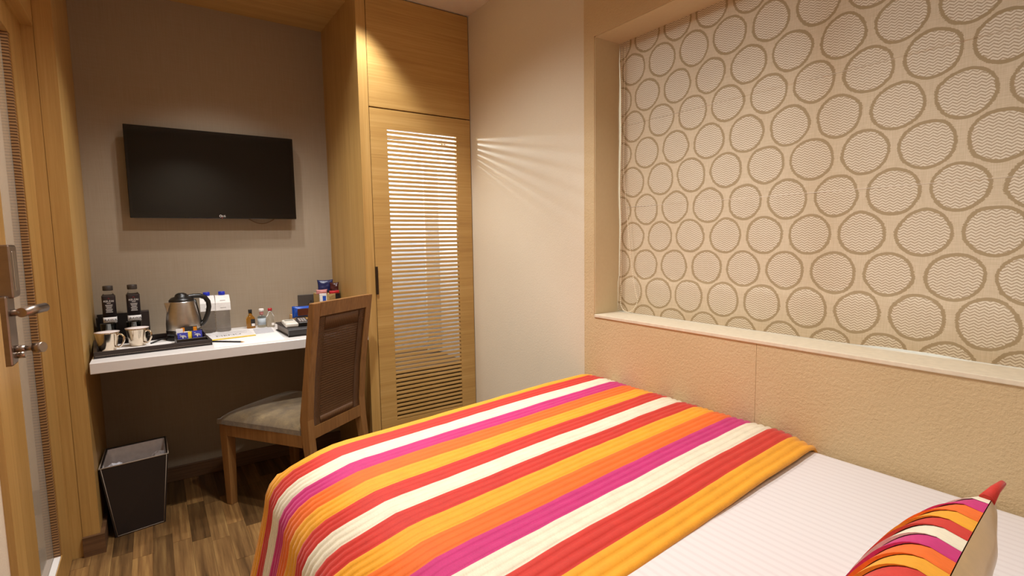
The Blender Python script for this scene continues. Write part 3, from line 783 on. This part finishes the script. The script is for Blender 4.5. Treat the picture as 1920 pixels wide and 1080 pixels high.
# black label bottles
def waterb(loc, rz, lab):
    b = thing('water_bottle', lab, 'bottle', loc, rz, 'black label water bottles behind the mugs')
    obj('bottle', lathe(BM(), [(.019, 0), (.0235, .006), (.0245, .02), (.0245, .205), (.023, .216), (.0165, .224), (.0155, .232), (.0155, .236)], n=32, sq=5), M_pet, b)
    obj('cap', lathe(BM(), [(.0185, .2365), (.019, .239), (.019, .255), (.0175, .257)], n=24), plain('charcoal_cap', '#3a322d', .5), b)
    lb = obj('label', lathe(BM(), [(.0249, .118), (.0249, .208), (.0251, .212), (.0249, .2125)], n=32, sq=5), plain('black_label', '#2c2224', .5), b); lb['label'] = 'black printed label'
    lb2 = lathe(BM(), [(.0249, .092), (.0250, .1178)], n=32, sq=5); lo2 = obj('lower_label', lb2, M_paper2, b); lo2['label'] = 'white lower label'
    obj('lower_lettering', text_bm('RAWA', .015, at(.002, -.0254, .1005) @ FACE_Y, .0001), M_ink, b)
    t = BM()
    def add(s, size, z):
        q = text_bm(s, size, at(0, -.0254, z) @ FACE_Y, .0001); me = bpy.data.meshes.new('x'); q.to_mesh(me); t.from_mesh(me); bpy.data.meshes.remove(me); q.free()
    add('KELZAI', .0115, .186)
    for i, wd_ in enumerate((.026, .022, .018, .024, .021, .024)): box(t, -wd_/2, wd_/2, -.0256, -.0252, .171-.0062*i, .173-.0062*i)
    box(t, -.007, .007, -.0256, -.0252, .1795, .1815)
    obj('lettering', t, M_inkw, b)
    tri = BM(); tube(tri, [(-.004, -.0254, .1985), (.0005, -.0254, .204), (.004, -.0254, .1985)], .0007, 4); obj('mountain_mark', tri, M_red, b)
waterb((.064, -.135, TZ-.006+.0063), math.radians(2), 'black label water bottle behind the front left mug')
waterb((.152, -.130, TZ-.006+.0063), math.radians(6), 'black label water bottle nearer the kettle')
def tumbler(loc, lab):
    o = obj('tumbler', lathe(BM(), [(.024, 0), (.026, .004), (.0285, .095), (.0290, .097), (.0270, .097), (.0245, .008), (.002, .006)], n=32), M_glass); o.location = loc
    tag(o, lab, 'glass', 'tumblers on the tray')
tumbler((.060, -.205, TZ), 'clear tumbler standing behind the front left mug'); tumbler((.150, -.200, TZ), 'clear tumbler standing behind the mug nearer the kettle')
# sachet box with sachets
sx = thing('sachet_box', 'small dark leather box of sachets at the tray right front', 'box', (.352, -.372, TZ), math.radians(4))
for nm, a in (('base', (-.055, .055, -.042, .042, 0, .004)), ('front_panel', (-.055, .055, -.042, -.037, .004, .026)), ('back_panel', (-.055, .055, .037, .042, .004, .052)), ('side_panel', (-.055, -.050, -.037, .037, .004, .046)), ('side_panel', (.050, .055, -.037, .037, .004, .046))):
    obj(nm, bx(*a, bev=.001, seg=1), M_leather, sx)
def sachet(x, y, z, w, h, m, lab, tilt=-14, marks=None, rz=4):
    root = thing('sachet', lab, 'sachet', (x, y, z), math.radians(rz), 'sachets in the leather box'); root.rotation_euler.x = math.radians(tilt)
    b = BM(); loft(b, [[(-w/2, -.0006, 0), (w/2, -.0006, 0), (w/2, .0006, 0), (-w/2, .0006, 0)], [(-w/2, -.003, h*.5), (w/2, -.003, h*.5), (w/2, .003, h*.5), (-w/2, .003, h*.5)], [(-w/2, -.0006, h), (w/2, -.0006, h), (w/2, .0006, h), (-w/2, .0006, h)]])
    obj('packet', b, m, root)
    if marks: marks(root, w, h)
def m_blue(r, w, h):
    b = BM()
    for q in (.009, .0055): tube(b, [(q*1.3*math.cos(a), -.0034, h*.52+q*math.sin(a)) for a in [PI*i/8-.3 for i in range(9)]], .0012, 5)
    box(b, -.002, .002, -.0040, -.0032, h*.45, h*.62); box(b, -.012, -.006, -.004, -.003, h*.78, h*.82); obj('white_mark', b, M_inkw, r)
def m_choc(r, w, h):
    obj('orange_end', bx(-w/2, -w*.28, -.0036, .0036, h*.45, h*.95), M_orange, r); obj('orange_end', bx(w*.25, w*.47, -.0036, .0036, h*.45, h*.95), M_orange, r)
    obj('white_mark', bx(-w*.2, w*.2, -.0040, -.0030, h*.62, h*.68), M_inkg, r)
sz = TZ+.0045
sachet(.325, -.392, sz, .040, .046, M_violet, 'blue and white sachet at the left front of the sachet box', marks=m_blue)
sachet(.380, -.388, sz, .038, .050, M_violet, 'blue and white sachet at the right front of the sachet box', marks=m_blue)
sachet(.352, -.380, sz, .016, .047, M_yellow, 'narrow yellow sachet between the two blue sachets')
sachet(.341, -.371, sz, .022, .048, M_inkw, 'narrow white sachet between the two blue sachets', rz=0)
sachet(.352, -.352, sz, .062, .066, M_ink, 'black sachet with orange ends at the back of the box', tilt=-6, marks=m_choc)
sachet(.315, -.358, sz, .026, .060, M_paper2, 'pale sachet left of the black and orange sachet', tilt=-6)
# plastic bottles with collars
def petb(loc, lab):
    b = thing('water_bottle', lab, 'bottle', loc, 0, 'blue capped water bottles')
    prof = [(.026, 0), (.032, .004)]
    for i in range(9): z = .012+.0125*i; prof += [(.033, z), (.0305, z+.006)]
    prof += [(.033, .128), (.032, .14), (.022, .165), (.0125, .178), (.0115, .186)]
    obj('bottle', lathe(BM(), prof, n=28), M_water, b)
    obj('cap', lathe(BM(), [(.0145, .1865), (.015, .188), (.015, .202), (.013, .204)], n=20), M_blue, b)
    cl = BM(); loft(cl, [[(-w_, y_, z_), (w_, y_, z_), (w_, y_+.0008, z_), (-w_, y_+.0008, z_)] for w_, y_, z_ in ((.033, -.0365, .112), (.0325, -.0350, .150), (.031, -.0155, .1845))])
    loft(cl, [[(-.031, -.0155, .1845), (.031, -.0155, .1845), (.031, -.0155, .1852), (-.031, -.0155, .1852)], [(-.031, .016, .1845), (.031, .016, .1845), (.031, .016, .1852), (-.031, .016, .1852)]])
    co = obj('paper_collar', cl, M_paper, b); co['label'] = 'white paper neck tag'
    tt_ = BM()
    for z_, w_ in ((.160, .024), (.124, .026)):
        y_ = -.0365+(z_-.112)/.038*.0015 if z_ < .15 else -.0350+(z_-.150)/.0345*.0195
        box(tt_, -w_/2, w_/2, y_-.0006, y_+.0002, z_, z_+.0022)
    obj('print', tt_, M_inkg, co)
petb((.446, -.085, DZt), 'blue capped water bottle with paper tag behind the kettle handle'); petb((.512, -.090, DZt), 'blue capped water bottle with paper tag right of the kettle')
# miniatures
def mini(loc, kind, lab):
    b = thing('miniature_bottle', lab, 'bottle', loc, 0, 'miniature spirit bottles')
    if kind == 0:
        obj('bottle', lathe(BM(), [(.019, 0), (.021, .003), (.021, .052), (.017, .060), (.0085, .070), (.0075, .082)], n=24, sq=4), M_whisky, b)
        obj('cap', lathe(BM(), [(.009, .0825), (.009, .098), (.008, .0985)], n=16), M_black, b)
        lb = obj('label', bx(-.002, .018, -.0225, -.0212, .014, .050), M_ink, b); obj('label_patch', bx(.001, .016, -.0232, -.0226, .014, .027), M_inkw, b)
    elif kind == 1:
        obj('bottle', lathe(BM(), [(.019, 0), (.0205, .003), (.0205, .056), (.019, .060), (.009, .062), (.0085, .066)], n=24), M_green, b)
        obj('label', lathe(BM(), [(.0208, .016), (.0208, .050)], n=24), plain('pale_blue_label', '#b9c4cc', .5), b)
        obj('neck_band', lathe(BM(), [(.0095, .0665), (.0095, .084), (.0085, .0845)], n=16), M_pink, b); obj('stopper', lathe(BM(), [(.012, .085), (.0125, .098), (.010, .1)], n=16), M_inkw, b)
    else:
        obj('bottle', lathe(BM(), [(.0185, 0), (.0205, .003), (.0205, .050), (.018, .062), (.009, .078), (.0085, .086)], n=24), M_glass, b)
        obj('label', bx(.002, .014, -.0212, -.0198, .012, .024), M_inkw, b)
        obj('cap', lathe(BM(), [(.0105, .0865), (.0105, .100), (.009, .1005)], n=16), M_red, b)
mini((.638, -.075, DZt), 0, 'amber miniature bottle with black cap on the desk'); mini((.690, -.085, DZt), 1, 'clear miniature bottle with pink neck and white stopper'); mini((.729, -.100, DZt), 2, 'clear miniature bottle with red cap on the desk')
# papers
def sheet(name, corners, z, m, lab, cat):
    b = BM(); loft(b, [[(x, y, z) for x, y in corners], [(x, y, z+.0012) for x, y in corners]]); o = obj(name, b, m, org=(corners[0][0], corners[0][1], z)); o.location = (corners[0][0], corners[0][1], z); return tag(o, lab, cat)
sheet('notepad', [(.428, -.553), (.715, -.535), (.735, -.075), (.46, -.085)], DZt+.0002, M_paper, 'large white paper sheet under the menu and pencil', 'paper')
mn = sheet('menu_card', [(.420, -.368), (.622, -.346), (.618, -.115), (.420, -.13)], DZt+.0016, M_paper2, 'white menu card with a yellow band on the desk', 'menu')
b = BM(); loft(b, [[(.4205, -.3685, DZt+.0030), (.6225, -.3465, DZt+.0030), (.622, -.318, DZt+.0030), (.420, -.338, DZt+.0030)], [(.4205, -.3685, DZt+.0034), (.6225, -.3465, DZt+.0034), (.622, -.318, DZt+.0034), (.420, -.338, DZt+.0034)]]); obj('yellow_band', b, M_yellow, mn, org=mn.location)
obj('title', text_bm('MENU', .040, at(.517, -.262, DZt+.0030, math.radians(5)), .0001), M_ink, mn, org=mn.location)
pr = BM()
for i, (a, c) in enumerate(((.46, .60), (.47, .59), (.455, .605), (.48, .585))): box(pr, a, c, -.215+.022*i, -.212+.022*i, DZt+.0029, DZt+.0031)
obj('fine_print', pr, M_inkg, mn, org=mn.location)
sheet('leaflet', [(.628, -.30), (.712, -.29), (.725, -.12), (.640, -.125)], DZt+.0016, plain('grey_print', '#c9c7cb', .5), 'pale grey printed leaflet in front of the miniature bottles', 'leaflet')
pc = thing('pencil', 'black pencil lying on the white paper at the desk edge', 'pencil', (.487, -.442, DZt+.0051), math.radians(-42))
obj('shaft', tube(BM(), [(-.086, 0, 0), (.070, 0, 0)], .0037, 6), M_ink, pc); tp = BM(); tube(tp, [(.0702, 0, 0), (.088, 0, 0)], [.0036, .0005], 8); obj('sharpened_tip', tp, M_tan, pc)
# directory folder, remotes
fo = thing('directory_folder', 'black leather ring folder lying on the desk behind the chair', 'folder', (.85, -.375, DZt), math.radians(2))
obj('cover', bx(-.115, .118, -.108, .148, .034, .041, bev=.0015, seg=1), M_leathb, fo); obj('cover', bx(-.115, .118, -.108, .148, 0, .005, bev=.0015, seg=1), M_leathb, fo)
sp_ = BM(); loft(sp_, [[(x, -.108+.004*0, .004), (x, -.116, .012), (x, -.118, .022), (x, -.115, .032), (x, -.107, .038), (x, -.100, .03), (x, -.100, .008)] for x in (-.115, .118)]); obj('spine', sp_, M_leathb, fo)
obj('pages', bx(-.108, .112, -.098, .142, .0055, .0335), plain('page_edges', '#8d8580', .7), fo)
rm = thing('air_conditioner_remote', 'white air conditioner remote lying on the black folder', 'remote', (.768, -.385, DZt+.041), math.radians(-4))
obj('casing', bx(-.029, .029, -.075, .075, .0005, .020, bev=.006, seg=3), M_remote, rm); obj('display', bx(-.020, .020, .018, .056, .020, .0207), M_lcd, rm)
obj('flap', bx(-.022, .022, -.066, .004, .020, .0206), M_remote, rm)
tr2 = thing('television_remote', 'black television remote beside the white remote on the folder', 'remote', (.828, -.372, DZt+.041), math.radians(-7))
obj('casing', bx(-.024, .024, -.085, .085, .0005, .020, bev=.005, seg=3), M_black, tr2)
for i in range(3):
    for j in range(6): obj('button', bx(-.017+.012*i, -.008+.012*i, -.055+.021*j, -.045+.021*j, .020, .0217), M_key if (i+j) % 2 else M_inkg, tr2)
# snack basket
bk_ = thing('snack_tray', 'pale wooden snack tray at the right end of the desk', 'tray', (.955, -.13, DZt))
obj('tray_base', bx(-.112, .128, -.09, .12, 0, .006), M_tan, bk_)
for a in ((-.112, .128, -.09, -.082), (-.112, .128, .112, .12), (-.112, -.104, -.082, .112), (.120, .128, -.082, .112)): obj('tray_side', bx(*a, .006, .0478), M_tan, bk_)
obj('tray_floor', bx(-.104, .120, -.082, .112, .030, .0475), M_tan, bk_)
def bag(name, loc, w, h, t, m, lab, cat, rz=0, tilt=0, extra=None):
    root = thing(name, lab, cat, loc, rz); root.rotation_euler.x = tilt
    pt = pillow_bm(w, h, t); b = BM(); nu, nv = 18, 14
    for side in (1, -1):
        g = [[b.verts.new(pt(-1+2*i/nu, -1+2*j/nv, side)+Vector((0, 0, h/2))) for j in range(nv+1)] for i in range(nu+1)]
        for i in range(nu):
            for j in range(nv): b.faces.new((g[i][j], g[i+1][j], g[i+1][j+1], g[i][j+1])).smooth = True
    bmesh.ops.remove_doubles(b, verts=b.verts, dist=.0004)
    for v in b.verts: v.co.y += .003*noise.noise(v.co*60)
    obj('packet', b, m, root)
    if extra: extra(root)
    return root
def chips_x(r):
    obj('brown_patch', bx(-.052, .002, -.0228, -.0185, .012, .048), M_brownpk, r); obj('round_badge', tube(BM(), [(.026+.014*math.cos(a), -.022, .032+.014*math.sin(a)) for a in [2*PI*i/14 for i in range(15)]], .0022, 6), M_inkw, r)
    obj('crimped_end', bx(-.074, -.060, -.002, .002, .0, .062), M_bluepk, r)
bag('snack_packet', (.895, -.185, DZt+.048), .150, .062, .042, M_bluepk, 'blue and brown snack packet lying on the wooden tray', 'snack', math.radians(3), 0, chips_x)
def carton(name, loc, dx, dy, dz, m, lab, cat, rz=0, extra=None):
    r = thing(name, lab, cat, loc, rz); obj('carton', bx(-dx/2, dx/2, -dy/2, dy/2, 0, dz, bev=.001, seg=1), m, r)
    if extra: extra(r, dx, dy, dz)
def box_x(r, dx, dy, dz):
    obj('dark_end', bx(dx*.28, dx/2+.0006, -dy/2-.0006, dy/2+.0006, .001, dz-.001), M_ink, r)
carton('snack_carton', (1.026, -.095, DZt+.048), .112, .12, .112, M_card, 'tan cardboard snack carton in the wooden tray corner', 'carton', 0, box_x)
def small_x(r, dx, dy, dz):
    obj('window_print', bx(-dx*.1, dx*.38, -dy/2-.0008, -dy/2, dz*.5, dz*.9), M_bluepk, r)
carton('small_white_packet', (.972, -.226, DZt+.048), .036, .012, .122, M_paper2, 'small white packet with a blue square beside the tan carton', 'packet', 0, small_x)
bag('snack_packet', (1.020, -.105, DZt+.161), .085, .075, .03, M_navy, 'navy blue snack packet standing on top of the tan carton', 'snack', math.radians(-8), math.radians(-8))
bag('snack_packet', (1.052, -.150, DZt+.161), .05, .062, .022, M_maroon, 'maroon snack packet leaning right of the navy packet', 'snack', math.radians(-30), math.radians(-14))
bag('sweet_packet', (.982, -.165, DZt+.161), .06, .026, .02, M_pink, 'pink sweet packet at the left on the tan carton', 'sweet', 0, 0)
bag('sweet_packet', (1.045, -.180, DZt+.161), .06, .018, .018, M_red, 'flat red sweet packet at the right on the tan carton', 'sweet', math.radians(10), 0)
# wall socket
sk = thing('wall_socket', 'dark grey double socket plate on the wall above the desk', 'socket', (.97, -.001, .845))
obj('plate', bx(-.078, .078, -.010, 0, -.055, .055, bev=.002), M_socket, sk)
hl = BM()
for cx in (-.012,):
    for dx, dz in ((0, .012), (-.012, -.004), (.012, -.004), (-.011, -.014), (.011, -.014)): lathe(hl, [(.0032, 0), (.0032, .0008)], (0, 0, 0), 8); xf(hl, Matrix.Identity(4)); 
hl.free(); hl = BM()
for dx, dz in ((-.01, .016), (-.022, .002), (.002, .002), (-.020, -.012), (.000, -.012)): box(hl, dx-.0035, dx+.0035, -.0106, -.0098, dz-.004, dz+.004)
obj('pin_holes', hl, M_ink, sk)
